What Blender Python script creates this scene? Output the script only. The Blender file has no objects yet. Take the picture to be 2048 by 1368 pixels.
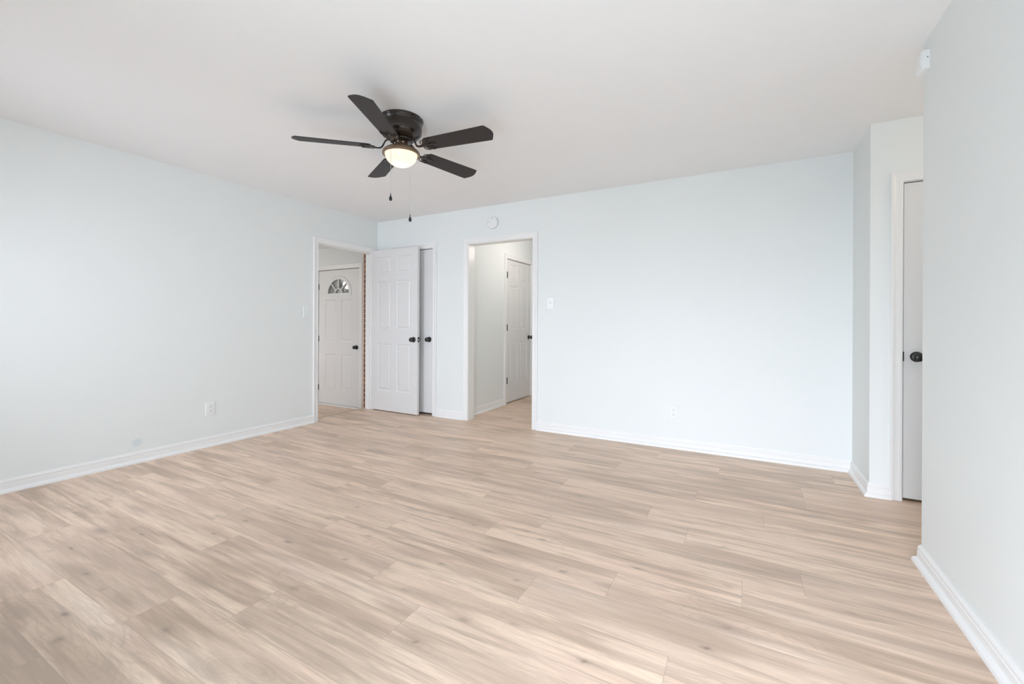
import bpy, bmesh, math, random
from mathutils import Vector, Matrix
C = bpy.context.scene.collection
PI = math.pi

# ---------------------------------------------------------------- measurements (metres)
CAM_H = 1.1207
XL = -4.2468        # left wall face
YB = 4.1064         # back wall face
XA = 0.722          # short return wall beside the alcove
YA = 3.5966         # alcove door wall face
XN = 0.734          # near right wall face
YN = 2.69           # end of near right wall
H = 2.44
T = 0.115           # wall thickness
YR = -0.75          # wall behind the camera
FZ = -0.14          # sunken foyer floor
YF = 4.45           # front door wall face
XH = -2.915         # hall left wall face

# ---------------------------------------------------------------- camera
cam_data = bpy.data.cameras.new('camera')
cam = bpy.data.objects.new('camera', cam_data); C.objects.link(cam)
cam_data.sensor_width = 36.0
cam_data.lens = 857.366 / 2048 * 36.0
cam_data.shift_y = -36.95 / 2048
cam_data.clip_start = 0.02
cam.matrix_world = (Matrix.Translation((0, 0, CAM_H)) @ Matrix.Rotation(math.radians(28.5), 4, 'Z')
                    @ Matrix.Rotation(PI / 2, 4, 'X') @ Matrix.Rotation(0.0045, 4, 'Z'))
bpy.context.scene.camera = cam

# ---------------------------------------------------------------- world, lights, exposure
sc = bpy.context.scene
sc.view_settings.view_transform = 'Standard'
sc.view_settings.look = 'None'
sc.view_settings.exposure = -0.07
sc.view_settings.gamma = 1.0
sc.view_settings.use_curve_mapping = False
sc.cycles.max_bounces = 16
sc.cycles.diffuse_bounces = 10
sc.cycles.glossy_bounces = 5
sc.cycles.transmission_bounces = 6
sc.cycles.sample_clamp_indirect = 10.0

W = bpy.data.worlds.new('sky'); sc.world = W; W.use_nodes = True
nt = W.node_tree; nt.nodes.clear()
wo = nt.nodes.new('ShaderNodeOutputWorld'); bg = nt.nodes.new('ShaderNodeBackground')
tc = nt.nodes.new('ShaderNodeTexCoord'); sx = nt.nodes.new('ShaderNodeSeparateXYZ')
rp = nt.nodes.new('ShaderNodeValToRGB')
mr = nt.nodes.new('ShaderNodeMapRange')
mr.inputs[1].default_value = -1; mr.inputs[2].default_value = 1
e = rp.color_ramp.elements
e[0].position = 0.0; e[0].color = (0.020, 0.020, 0.019, 1)
e[1].position = 1.0; e[1].color = (0.74, 0.84, 1.0, 1)
m = e.new(0.495); m.color = (0.04, 0.04, 0.038, 1)
m = e.new(0.505); m.color = (0.78, 0.86, 1.0, 1)
nt.links.new(tc.outputs['Generated'], sx.inputs[0]); nt.links.new(sx.outputs['Z'], mr.inputs[0])
nt.links.new(mr.outputs[0], rp.inputs[0]); nt.links.new(rp.outputs[0], bg.inputs[0])
nt.links.new(bg.outputs[0], wo.inputs[0])
bg.inputs[1].default_value = 2.0

# windows in the wall behind the camera: (x0, x1, z0, z1)
WIN = [(-3.75, -2.85, 0.90, 2.15), (-1.05, 0.60, 0.05, 2.15)]
# unseen foyer window, added opposite the front door to light it
WF = (-6.40, -5.60, 0.50, 1.60)


def area(name, loc, rot, sx_, sy_, power, col=(1, 1, 1), portal=False, spread=PI):
    l = bpy.data.lights.new(name, 'AREA'); l.shape = 'RECTANGLE'; l.size = sx_; l.size_y = sy_
    l.energy = power; l.color = col; l.spread = spread
    o = bpy.data.objects.new(name, l); C.objects.link(o); o.location = loc; o.rotation_euler = rot
    if portal: l.cycles.is_portal = True
    return o


def point(name, loc, power, col, r=0.05):
    l = bpy.data.lights.new(name, 'POINT'); l.energy = power; l.color = col; l.shadow_soft_size = r
    o = bpy.data.objects.new(name, l); C.objects.link(o); o.location = loc
    return o


# daylight coming in through the windows of the wall behind the camera, and through an added, unseen foyer window
area('window_daylight', (-3.30, YR - 0.008, 1.525), (math.radians(79), 0, 0), 0.84, 1.19, 16.5, (0.93, 0.98, 1.12), spread=math.radians(88))
area('patio_daylight_low', (0.14, YR - 0.008, 0.475), (math.radians(68), 0, 0), 0.84, 0.79, 26, (0.96, 0.98, 1.11), spread=math.radians(85))
area('patio_daylight_wide', (-0.60, YR - 0.008, 0.475), (math.radians(90), 0, 0), 0.84, 0.79, 31, (0.70, 0.95, 1.13), spread=math.radians(170))
area('patio_daylight_high', (-0.60, YR - 0.008, 1.525), (math.radians(90), 0, 0), 0.84, 1.19, 7, (0.88, 0.98, 1.08), spread=math.radians(170))
area('foyer_fill', ((WF[0] + WF[1]) / 2, 1.48, (WF[2] + WF[3]) / 2), (math.radians(80), 0, 0), 0.72, 1.0, 6.6, (0.98, 0.98, 1.04), spread=math.radians(80))  # added light that brightens the front door
point('hall_ceiling_bulb', (-2.15, 5.15, 2.15), 9.6, (1.0, 0.90, 0.83), 0.10)
point('alcove_ceiling_bulb', (1.75, 3.1, 2.2), 5.4, (1.0, 0.82, 0.68), 0.10)


# ---------------------------------------------------------------- node helpers / materials
def mat(name, col, rough=0.5, metal=0.0, spec=0.5, bump=0.0, bscale=200.0, var=0.0, coat=0.0):
    m = bpy.data.materials.new(name); m.use_nodes = True
    n = m.node_tree; b = n.nodes['Principled BSDF']
    b.inputs['Base Color'].default_value = (*col, 1)
    b.inputs['Roughness'].default_value = rough
    b.inputs['Metallic'].default_value = metal
    b.inputs['Specular IOR Level'].default_value = spec
    b.inputs['Coat Weight'].default_value = coat
    tcn = n.nodes.new('ShaderNodeTexCoord')
    if bump:
        t = n.nodes.new('ShaderNodeTexNoise'); t.inputs['Scale'].default_value = bscale
        t.inputs['Detail'].default_value = 3
        bp = n.nodes.new('ShaderNodeBump'); bp.inputs['Strength'].default_value = bump
        bp.inputs['Distance'].default_value = 0.002
        n.links.new(tcn.outputs['Object'], t.inputs['Vector'])
        n.links.new(t.outputs['Fac'], bp.inputs['Height']); n.links.new(bp.outputs[0], b.inputs['Normal'])
    if var:
        t = n.nodes.new('ShaderNodeTexNoise'); t.inputs['Scale'].default_value = 3.0
        h = n.nodes.new('ShaderNodeMixRGB'); h.blend_type = 'MULTIPLY'
        h.inputs[1].default_value = (*col, 1); h.inputs[2].default_value = (1 - var, 1 - var, 1 - var, 1)
        n.links.new(tcn.outputs['Object'], t.inputs['Vector'])
        n.links.new(t.outputs['Fac'], h.inputs[0]); n.links.new(h.outputs[0], b.inputs['Base Color'])
    return m


M_wall = mat('mint_wall_paint', (0.812, 0.844, 0.842), 0.55, spec=0.35, bump=0.08, bscale=260, var=0.015)
M_wall_left = M_wall.copy(); M_wall_left.name = 'mint_wall_paint_with_touch_up'
n_ = M_wall_left.node_tree; vd = n_.nodes.new('ShaderNodeVectorMath'); vd.operation = 'DISTANCE'; vd.inputs[1].default_value = (XL, 1.579, 0.16)
tc_ = n_.nodes.new('ShaderNodeTexCoord'); mp_ = n_.nodes.new('ShaderNodeMapRange'); mp_.inputs[1].default_value = 0.026; mp_.inputs[2].default_value = 0.040
mp_.inputs[3].default_value = 1.0; mp_.inputs[4].default_value = 0.0; mp_.clamp = True
mx_ = n_.nodes.new('ShaderNodeMixRGB'); mx_.inputs[2].default_value = (0.70, 0.775, 0.79, 1)
src_ = n_.nodes['Principled BSDF'].inputs['Base Color'].links[0].from_socket
n_.links.new(tc_.outputs['Object'], vd.inputs[0]); n_.links.new(vd.outputs['Value'], mp_.inputs[0]); n_.links.new(mp_.outputs[0], mx_.inputs[0])
n_.links.new(src_, mx_.inputs[1]); n_.links.new(mx_.outputs[0], n_.nodes['Principled BSDF'].inputs['Base Color'])
M_ceil = mat('ceiling_paint', (0.885, 0.89, 0.90), 0.9, spec=0.2, bump=0.1, bscale=180, var=0.015)
M_trim = mat('white_trim_paint', (0.86, 0.86, 0.855), 0.32, spec=0.5, bump=0.02, bscale=90)
M_door = mat('white_door_paint', (0.755, 0.755, 0.755), 0.38, spec=0.5, bump=0.02, bscale=90)
M_plastic = mat('white_plastic', (0.84, 0.86, 0.865), 0.3, spec=0.5)
M_slot = mat('dark_slot', (0.12, 0.12, 0.12), 0.6)
M_black = mat('satin_black_metal', (0.008, 0.008, 0.009), 0.28, spec=0.6, bump=0.01)
M_bronze = mat('oil_rubbed_bronze', (0.020, 0.012, 0.008), 0.26, metal=0.0, spec=0.5, coat=0.15)
M_pan = mat('bronze_lamp_glow', (0.15, 0.09, 0.05), 0.35, spec=0.6, coat=0.2)  # bronze made browner and lighter: lamp glow put into the colour
M_blade = mat('espresso_blade_laminate', (0.030, 0.0245, 0.0245), 0.5, spec=0.4, bump=0.05, bscale=60)
M_steel = mat('bright_steel', (0.75, 0.75, 0.75), 0.15, metal=1.0)
M_chain = mat('chain_nickel', (0.62, 0.62, 0.62), 0.3, metal=0.8)
M_sky_block = mat('sky_block_concrete', (0.20, 0.20, 0.19), 0.9)
M_strip = mat('oak_nosing', (0.62, 0.50, 0.38), 0.45)
M_dark = mat('closet_dark', (0.25, 0.25, 0.25), 0.9)


def two_sided_fresnel(n):
    f = n.nodes.new('ShaderNodeFresnel'); g = n.nodes.new('ShaderNodeNewGeometry'); r = n.nodes.new('ShaderNodeMapRange')
    r.inputs[3].default_value = 1.5; r.inputs[4].default_value = 1 / 1.5
    n.links.new(g.outputs['Backfacing'], r.inputs[0]); n.links.new(r.outputs[0], f.inputs[0])
    return f


def glass_mat():
    m = bpy.data.materials.new('clear_glass'); m.use_nodes = True; n = m.node_tree; n.nodes.clear()
    o = n.nodes.new('ShaderNodeOutputMaterial'); mx = n.nodes.new('ShaderNodeMixShader')
    t = n.nodes.new('ShaderNodeBsdfTransparent'); g = n.nodes.new('ShaderNodeBsdfGlossy')
    g.inputs['Roughness'].default_value = 0.02; t.inputs[0].default_value = (0.93, 0.95, 0.94, 1)
    f = two_sided_fresnel(n)
    n.links.new(f.outputs[0], mx.inputs[0]); n.links.new(t.outputs[0], mx.inputs[1]); n.links.new(g.outputs[0], mx.inputs[2])
    n.links.new(mx.outputs[0], o.inputs[0])
    return m


M_glass = glass_mat()


def obscure_mat():
    m = bpy.data.materials.new('obscure_door_glass'); m.use_nodes = True; n = m.node_tree; n.nodes.clear()
    o = n.nodes.new('ShaderNodeOutputMaterial'); m1 = n.nodes.new('ShaderNodeMixShader'); m2 = n.nodes.new('ShaderNodeMixShader')
    t = n.nodes.new('ShaderNodeBsdfTransparent'); df = n.nodes.new('ShaderNodeBsdfDiffuse'); g = n.nodes.new('ShaderNodeBsdfGlossy')
    df.inputs[0].default_value = (0.22, 0.23, 0.23, 1); g.inputs['Roughness'].default_value = 0.04
    t.inputs[0].default_value = (0.6, 0.6, 0.6, 1)
    f = two_sided_fresnel(n); m1.inputs[0].default_value = 0.75
    n.links.new(t.outputs[0], m1.inputs[1]); n.links.new(df.outputs[0], m1.inputs[2])
    n.links.new(f.outputs[0], m2.inputs[0]); n.links.new(m1.outputs[0], m2.inputs[1]); n.links.new(g.outputs[0], m2.inputs[2])
    n.links.new(m2.outputs[0], o.inputs[0])
    return m


M_obscure = obscure_mat()


def bowl_mat():
    m = bpy.data.materials.new('frosted_lamp_glass'); m.use_nodes = True; n = m.node_tree; n.nodes.clear()
    o = n.nodes.new('ShaderNodeOutputMaterial'); mx = n.nodes.new('ShaderNodeMixShader'); ad = n.nodes.new('ShaderNodeAddShader')
    t = n.nodes.new('ShaderNodeBsdfTranslucent'); g = n.nodes.new('ShaderNodeBsdfGlossy'); em = n.nodes.new('ShaderNodeEmission')
    t.inputs[0].default_value = (0.95, 0.90, 0.82, 1)
    g.inputs['Roughness'].default_value = 0.15
    em.inputs[0].default_value = (1.0, 0.80, 0.58, 1); em.inputs[1].default_value = 0.62
    mx.inputs[0].default_value = 0.06
    n.links.new(t.outputs[0], mx.inputs[1]); n.links.new(g.outputs[0], mx.inputs[2])
    n.links.new(mx.outputs[0], ad.inputs[0]); n.links.new(em.outputs[0], ad.inputs[1]); n.links.new(ad.outputs[0], o.inputs[0])
    return m


M_bowl = bowl_mat()


def emit_mat(name, col, s):
    m = bpy.data.materials.new(name); m.use_nodes = True; n = m.node_tree; n.nodes.clear()
    o = n.nodes.new('ShaderNodeOutputMaterial'); em = n.nodes.new('ShaderNodeEmission')
    em.inputs[0].default_value = (*col, 1); em.inputs[1].default_value = s
    n.links.new(em.outputs[0], o.inputs[0]); return m


def brick_mat():
    m = bpy.data.materials.new('red_brick'); m.use_nodes = True; n = m.node_tree; b = n.nodes['Principled BSDF']
    tcn = n.nodes.new('ShaderNodeTexCoord'); mp = n.nodes.new('ShaderNodeMapping')
    mp.inputs['Rotation'].default_value = (PI / 2, 0, 0); mp.inputs['Location'].default_value = (0.0, 0.0, 0)
    br = n.nodes.new('ShaderNodeTexBrick')
    br.inputs['Scale'].default_value = 1.0
    br.inputs['Brick Width'].default_value = 0.205; br.inputs['Row Height'].default_value = 0.0695
    br.inputs['Mortar Size'].default_value = 0.006; br.inputs['Mortar Smooth'].default_value = 0.2
    br.inputs['Color1'].default_value = (0.27, 0.12, 0.055, 1); br.inputs['Color2'].default_value = (0.15, 0.085, 0.045, 1)
    br.inputs['Mortar'].default_value = (0.66, 0.48, 0.38, 1)
    n.links.new(tcn.outputs['Object'], mp.inputs[0]); n.links.new(mp.outputs[0], br.inputs[0])
    n.links.new(br.outputs[0], b.inputs['Base Color']); b.inputs['Roughness'].default_value = 0.9
    bp = n.nodes.new('ShaderNodeBump'); bp.inputs['Strength'].default_value = 0.6; bp.invert = True
    bp.inputs['Distance'].default_value = 0.004
    n.links.new(br.outputs['Fac'], bp.inputs['Height']); n.links.new(bp.outputs[0], b.inputs['Normal'])
    return m


M_brick = brick_mat()
M_mortar = mat('pale_mortar', (0.80, 0.62, 0.54), 0.9, bump=0.3, bscale=150)


# oak vinyl plank: 'plank' attribute = per-plank randoms (r,g,b), UV = metres along / across the plank, 'tone' = dark figure plus painted floor shade
def floor_mat():
    m = bpy.data.materials.new('oak_plank_floor'); m.use_nodes = True; n = m.node_tree; b = n.nodes['Principled BSDF']
    N = n.nodes.new; L = n.links.new

    def math_(op, a, b_=None, c_=None):
        q = N('ShaderNodeMath'); q.operation = op
        for i, v in enumerate((a, b_, c_)):
            if v is None: continue
            if isinstance(v, (int, float)): q.inputs[i].default_value = v
            else: L(v, q.inputs[i])
        return q.outputs[0]

    def mapr(v, a, b_, c_, d_):
        q = N('ShaderNodeMapRange'); L(v, q.inputs[0])
        for i, x in enumerate((a, b_, c_, d_)): q.inputs[i + 1].default_value = x
        return q.outputs[0]

    def mix(f, c1, c2, mode='MIX'):
        q = N('ShaderNodeMixRGB'); q.blend_type = mode
        for i, v in enumerate((f, c1, c2)):
            if isinstance(v, (int, float)): q.inputs[i].default_value = v
            elif isinstance(v, tuple): q.inputs[i].default_value = (*v, 1)
            else: L(v, q.inputs[i])
        return q.outputs[0]

    uv = N('ShaderNodeUVMap'); uv.uv_map = 'uv'
    at = N('ShaderNodeAttribute'); at.attribute_name = 'plank'
    tn = N('ShaderNodeAttribute'); tn.attribute_name = 'tone'
    s = N('ShaderNodeSeparateXYZ'); L(uv.outputs[0], s.inputs[0]); u, v = s.outputs[0], s.outputs[1]
    ps = N('ShaderNodeSeparateColor'); L(at.outputs['Color'], ps.inputs[0]); r1, r2, r3 = ps.outputs[0], ps.outputs[1], ps.outputs[2]
    seed = math_('MULTIPLY', r1, 37.0); seed2 = math_('MULTIPLY', r2, 53.0)

    def vec(su, sv, ou=0.0, ov=0.0):
        q = N('ShaderNodeCombineXYZ')
        L(math_('ADD', math_('MULTIPLY', u, su), math_('ADD', seed, ou)), q.inputs[0])
        L(math_('ADD', math_('MULTIPLY', v, sv), ov), q.inputs[1]); L(seed2, q.inputs[2])
        return q.outputs[0]

    def noise(vv, scale, detail=2, rough=0.5, dist=0.0):
        q = N('ShaderNodeTexNoise'); L(vv, q.inputs['Vector'])
        q.inputs['Scale'].default_value = scale; q.inputs['Detail'].default_value = detail
        q.inputs['Roughness'].default_value = rough; q.inputs['Distortion'].default_value = dist
        return q.outputs['Fac']

    # broad cloudy bands along the board
    broad = noise(vec(1.1, 9.0), 1.0, 3, 0.55, 0.5)
    streak = noise(vec(2.2, 34.0, 5.0), 1.0, 4, 0.6, 0.35)
    fine = noise(vec(9.0, 260.0, 9.0), 1.0, 3, 0.65, 0.0)
    pink = noise(vec(1.6, 7.0, 21.0), 1.0, 2, 0.5, 0.4)
    # flat-sawn figure: distorted rings
    warp = noise(vec(1.5, 6.0, 13.0), 1.0, 2, 0.5, 0.2)
    ring = math_('SINE', math_('MULTIPLY', warp, 150.0))
    ringm = mapr(noise(vec(1.2, 4.0, 31.0), 1.0, 1), 0.52, 0.68, 0.0, 1.0)
    # knots
    vo = N('ShaderNodeTexVoronoi'); vo.voronoi_dimensions = '2D'; vo.inputs['Scale'].default_value = 1.0
    wz = math_('MULTIPLY', math_('SUBTRACT', streak, 0.5), 0.10)
    kv = N('ShaderNodeVectorMath'); kv.operation = 'ADD'; L(vec(1.5, 5.5, 2.0), kv.inputs[0])
    kc = N('ShaderNodeCombineXYZ'); L(wz, kc.inputs[0]); L(wz, kc.inputs[1]); L(kc.outputs[0], kv.inputs[1])
    L(kv.outputs[0], vo.inputs['Vector'])
    kd = vo.outputs['Distance']
    ksel = N('ShaderNodeSeparateColor'); L(vo.outputs['Color'], ksel.inputs[0])
    kon = math_('GREATER_THAN', ksel.outputs[0], 0.80)
    knot = math_('MULTIPLY', mapr(kd, 0.0, 0.045, 1.0, 0.0), kon)
    khalo = math_('MULTIPLY', mapr(kd, 0.02, 0.34, 1.0, 0.0), kon)

    light = (0.715, 0.560, 0.435); mid = (0.450, 0.332, 0.245); dark = (0.315, 0.228, 0.163); grey = (0.49, 0.385, 0.305)
    c1 = mix(mapr(broad, 0.36, 0.56, 0.0, 1.0), mid, light)
    c1 = mix(mapr(streak, 0.33, 0.55, 0.75, 0.0), c1, dark)
    c1 = mix(math_('MULTIPLY', mapr(pink, 0.50, 0.72, 0.0, 0.42), 1.0), c1, (0.665, 0.475, 0.385))
    c1 = mix(math_('MULTIPLY', mapr(r3, 0.0, 1.0, 0.0, 0.42), 1.0), c1, grey)
    c1 = mix(math_('MULTIPLY', mapr(r2, 0.6, 1.0, 0.0, 0.35), 1.0), c1, light)
    # figure and painted shade supplied by the 'tone' attribute
    ts = N('ShaderNodeSeparateColor'); L(tn.outputs['Color'], ts.inputs[0])
    tdark = math_('MULTIPLY', ts.outputs[0], mapr(streak, 0.25, 0.7, 1.25, 0.6))
    c1 = mix(math_('MINIMUM', tdark, 0.9), c1, (0.33, 0.25, 0.19))
    c1 = mix(math_('MULTIPLY', ts.outputs[1], 0.6), c1, (0.77, 0.65, 0.56))
    rr = math_('SINE', math_('ADD', math_('MULTIPLY', ts.outputs[0], 46.0), math_('MULTIPLY', warp, 30.0)))
    c1 = mix(math_('MULTIPLY', math_('MULTIPLY', mapr(rr, 0.0, 1.0, 0.0, 1.0), math_('MINIMUM', ts.outputs[0], 0.6)), 0.22), c1, (0.27, 0.20, 0.15))
    c1 = mix(math_('MULTIPLY', khalo, 0.40), c1, dark)
    c1 = mix(math_('MULTIPLY', math_('MULTIPLY', mapr(ring, 0.2, 1.0, 0.0, 1.0), ringm), 0.20), c1, dark)
    c1 = mix(math_('MULTIPLY', knot, 0.8), c1, (0.17, 0.115, 0.085))
    c1 = mix(math_('MINIMUM', ts.outputs[2], 1.0), c1, (0.15, 0.105, 0.08))
    c1 = mix(mapr(fine, 0.38, 0.62, 0.36, 0.0), c1, (0.40, 0.30, 0.235))
    # bevelled seams: v near 0 / width, u near 0 / length
    va = math_('MINIMUM', v, math_('SUBTRACT', 0.2028, v)); ua = math_('MINIMUM', u, math_('SUBTRACT', 1.212, u))
    seam = math_('MINIMUM', va, ua)
    c1 = mix(mapr(seam, 0.0008, 0.0018, 0.45, 0.0), c1, (0.30, 0.23, 0.18))
    hs = N('ShaderNodeHueSaturation'); hs.inputs['Saturation'].default_value = 0.99; hs.inputs['Value'].default_value = 1.32
    L(c1, hs.inputs['Color']); L(hs.outputs[0], b.inputs['Base Color'])
    rough = mapr(fine, 0.3, 0.7, 0.48, 0.38)
    L(rough, b.inputs['Roughness']); b.inputs['Specular IOR Level'].default_value = 0.42
    bp = N('ShaderNodeBump'); bp.inputs['Strength'].default_value = 0.25; bp.inputs['Distance'].default_value = 0.0008
    hh = math_('ADD', math_('MULTIPLY', fine, 0.4), mapr(seam, 0.0, 0.002, 0.0, 1.0))
    L(hh, bp.inputs['Height']); L(bp.outputs[0], b.inputs['Normal'])
    return m


M_floor = floor_mat()


# ---------------------------------------------------------------- mesh helpers
def link(name, bm, material, parent=None, smooth=False, bevel=0.0):
    bmesh.ops.recalc_face_normals(bm, faces=bm.faces)
    me = bpy.data.meshes.new(name); bm.to_mesh(me); bm.free()
    mats = material if isinstance(material, (list, tuple)) else [material]
    for q in mats: me.materials.append(q)
    if smooth:
        for p in me.polygons: p.use_smooth = True
    o = bpy.data.objects.new(name, me); C.objects.link(o)
    if parent: o.parent = parent
    if bevel:
        md = o.modifiers.new('bevel', 'BEVEL'); md.width = bevel; md.segments = 2; md.limit_method = 'ANGLE'
    return o


def box(bm, x0, x1, y0, y1, z0, z1):
    vs = [bm.verts.new((x, y, z)) for x in (x0, x1) for y in (y0, y1) for z in (z0, z1)]
    for f in ((0, 1, 3, 2), (4, 6, 7, 5), (0, 4, 5, 1), (2, 3, 7, 6), (0, 2, 6, 4), (1, 5, 7, 3)):
        bm.faces.new([vs[i] for i in f])


def struct(name, bm, material, parent=None, **k):
    o = link(name, bm, material, parent, **k)
    if parent is None: o['kind'] = 'structure'
    return o


def empty(name, loc=(0, 0, 0), rz=0.0):
    o = bpy.data.objects.new(name, None); C.objects.link(o); o.location = loc; o.rotation_euler = (0, 0, rz)
    o.empty_display_size = 0.1
    return o


def tag(o, label, cat, group=None):
    o['label'] = label; o['category'] = cat
    if group: o['group'] = group
    return o


def bm_new(): return bmesh.new()


def lathe(bm, prof, seg=48, M=None, close=False):
    """profile of (r, z); revolves about z"""
    rings = []
    for r, z in prof:
        if r < 1e-6: rings.append([bm.verts.new((0, 0, z))])
        else: rings.append([bm.verts.new((r * math.cos(2 * PI * i / seg), r * math.sin(2 * PI * i / seg), z)) for i in range(seg)])
    for a, b in zip(rings, rings[1:]):
        for i in range(seg):
            j = (i + 1) % seg
            if len(a) == 1 and len(b) == 1: continue
            if len(a) == 1: bm.faces.new((a[0], b[i], b[j]))
            elif len(b) == 1: bm.faces.new((a[i], b[0], a[j]))
            else: bm.faces.new((a[i], b[i], b[j], a[j]))
    if M is not None:
        vs = [v for r in rings for v in r]
        bmesh.ops.transform(bm, matrix=M, verts=vs)


def tube(bm, pts, rx, ry=None, seg=10, up=Vector((0, 0, 1))):
    """sweep an elliptical section along pts; rx across, ry along 'up'"""
    ry = ry or rx; pts = [Vector(p) for p in pts]; rings = []
    for i, p in enumerate(pts):
        t = (pts[min(i + 1, len(pts) - 1)] - pts[max(i - 1, 0)]).normalized()
        s = t.cross(up)
        if s.length < 1e-4: s = t.cross(Vector((1, 0, 0)))
        s.normalize(); w = s.cross(t).normalized()
        a = rx[i] if isinstance(rx, (list, tuple)) else rx
        b = ry[i] if isinstance(ry, (list, tuple)) else ry
        rings.append([bm.verts.new(p + s * a * math.cos(2 * PI * k / seg) + w * b * math.sin(2 * PI * k / seg)) for k in range(seg)])
    for a, b in zip(rings, rings[1:]):
        for k in range(seg):
            bm.faces.new((a[k], a[(k + 1) % seg], b[(k + 1) % seg], b[k]))
    bm.faces.new(rings[0][::-1]); bm.faces.new(rings[-1])


# ---------------------------------------------------------------- floor with real plank lay-out
PW, PL, Y0P = 0.2028, 1.212, 0.918
JOINT = {-2: -2.605, -1: -2.036, 0: -1.712, 1: -1.125, 2: -0.222, 3: -0.805, 4: -0.50, 5: -2.43, 6: 0.223,
         7: -0.268, 8: -0.497, 9: 0.099, 10: -1.488, 11: -2.09, 12: 0.34}
# dark / light figure read from the boards, plus painted shade: (x, y, half-length, half-width, dark, light, knot)
FIG_SHADE = []


def build_floor():
    rnd = random.Random(11)
    verts, faces, uvs, cols, tones = [], [], [], [], []
    x_lo, x_hi, y_lo, y_hi = XL - T - 0.015, 2.75, YR - 0.02, 7.0

    loc = []

    def tone(x, y):
        d = l = k = 0.0
        for fx, fy, hl, hw, dd, ll, kk in loc:
            ax = (x - fx) / hl
            if abs(ax) > 2.2: continue
            ay = (y - fy) / hw
            if abs(ay) > 2.2: continue
            g = math.exp(-(ax * ax + ay * ay) * 1.2)
            d += dd * g; l += ll * g; k += kk * g
        return min(d, 1), min(l, 1), min(k, 1)

    k0 = math.floor((y_lo - Y0P) / PW); k1 = math.ceil((y_hi - Y0P) / PW)
    prev = 0.3
    for k in range(k0, k1):
        ya = Y0P + k * PW; yb = ya + PW
        j0 = JOINT.get(k)
        if j0 is None:
            prev = (prev + 0.38 + 0.3 * rnd.random()) % 1.0; j0 = prev * PL
        n0 = math.floor((x_lo - j0) / PL)
        for nn in range(n0, n0 + 8):
            xa = j0 + nn * PL; xb = xa + PL
            if xb < x_lo or xa > x_hi: continue
            cr = (rnd.random(), rnd.random(), rnd.random(), 1)
            fl = rnd.random() < 0.5
            X0, X1, Y0, Y1 = max(xa, x_lo), min(xb, x_hi), max(ya, y_lo), min(yb, y_hi)
            if Y1 - Y0 < 1e-4 or X1 - X0 < 1e-4: continue
            near = Y0 < 3.9 and Y1 > 0 and X1 > -4.4 and X0 < 0.8
            nx = max(1, int((X1 - X0) / (0.016 if near else 0.3))); ny = 14 if near else 2
            loc[:] = [q for q in FIG_SHADE if abs(q[1] - (Y0 + Y1) / 2) < 0.12 + q[3] * 2.2 and X0 - 2.2 * q[2] < q[0] < X1 + 2.2 * q[2]
                      and not (q[3] < 0.085 and not Y0 <= q[1] <= Y1)]
            base = len(verts)
            for j in range(ny + 1):
                for i in range(nx + 1):
                    x = X0 + (X1 - X0) * i / nx; y = Y0 + (Y1 - Y0) * j / ny
                    verts.append((x, y, 0.0)); uvs.append((x - xa, (y - ya) if not fl else (yb - y))); cols.append(cr)
                    yc = min(max(y, ya + 1e-3), yb - 1e-3)
                    t = tone(x, yc) if near else (0, 0, 0)
                    tones.append((*t, 1))
            for j in range(ny):
                for i in range(nx):
                    a = base + j * (nx + 1) + i
                    faces.append((a, a + 1, a + nx + 2, a + nx + 1))
    me = bpy.data.meshes.new('floor'); me.from_pydata(verts, [], faces)
    uvl = me.uv_layers.new(name='uv')
    idx = [0] * len(me.loops); me.loops.foreach_get('vertex_index', idx)
    flat = []
    for i in idx: flat += [uvs[i][0], uvs[i][1]]
    uvl.data.foreach_set('uv', flat)
    for nm, src in (('plank', cols), ('tone', tones)):
        a = me.color_attributes.new(nm, 'FLOAT_COLOR', 'POINT')
        a.data.foreach_set('color', [c for t in src for c in t])
    me.materials.append(M_floor)
    o = bpy.data.objects.new('floor', me); C.objects.link(o); o['kind'] = 'structure'
    return o


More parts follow.
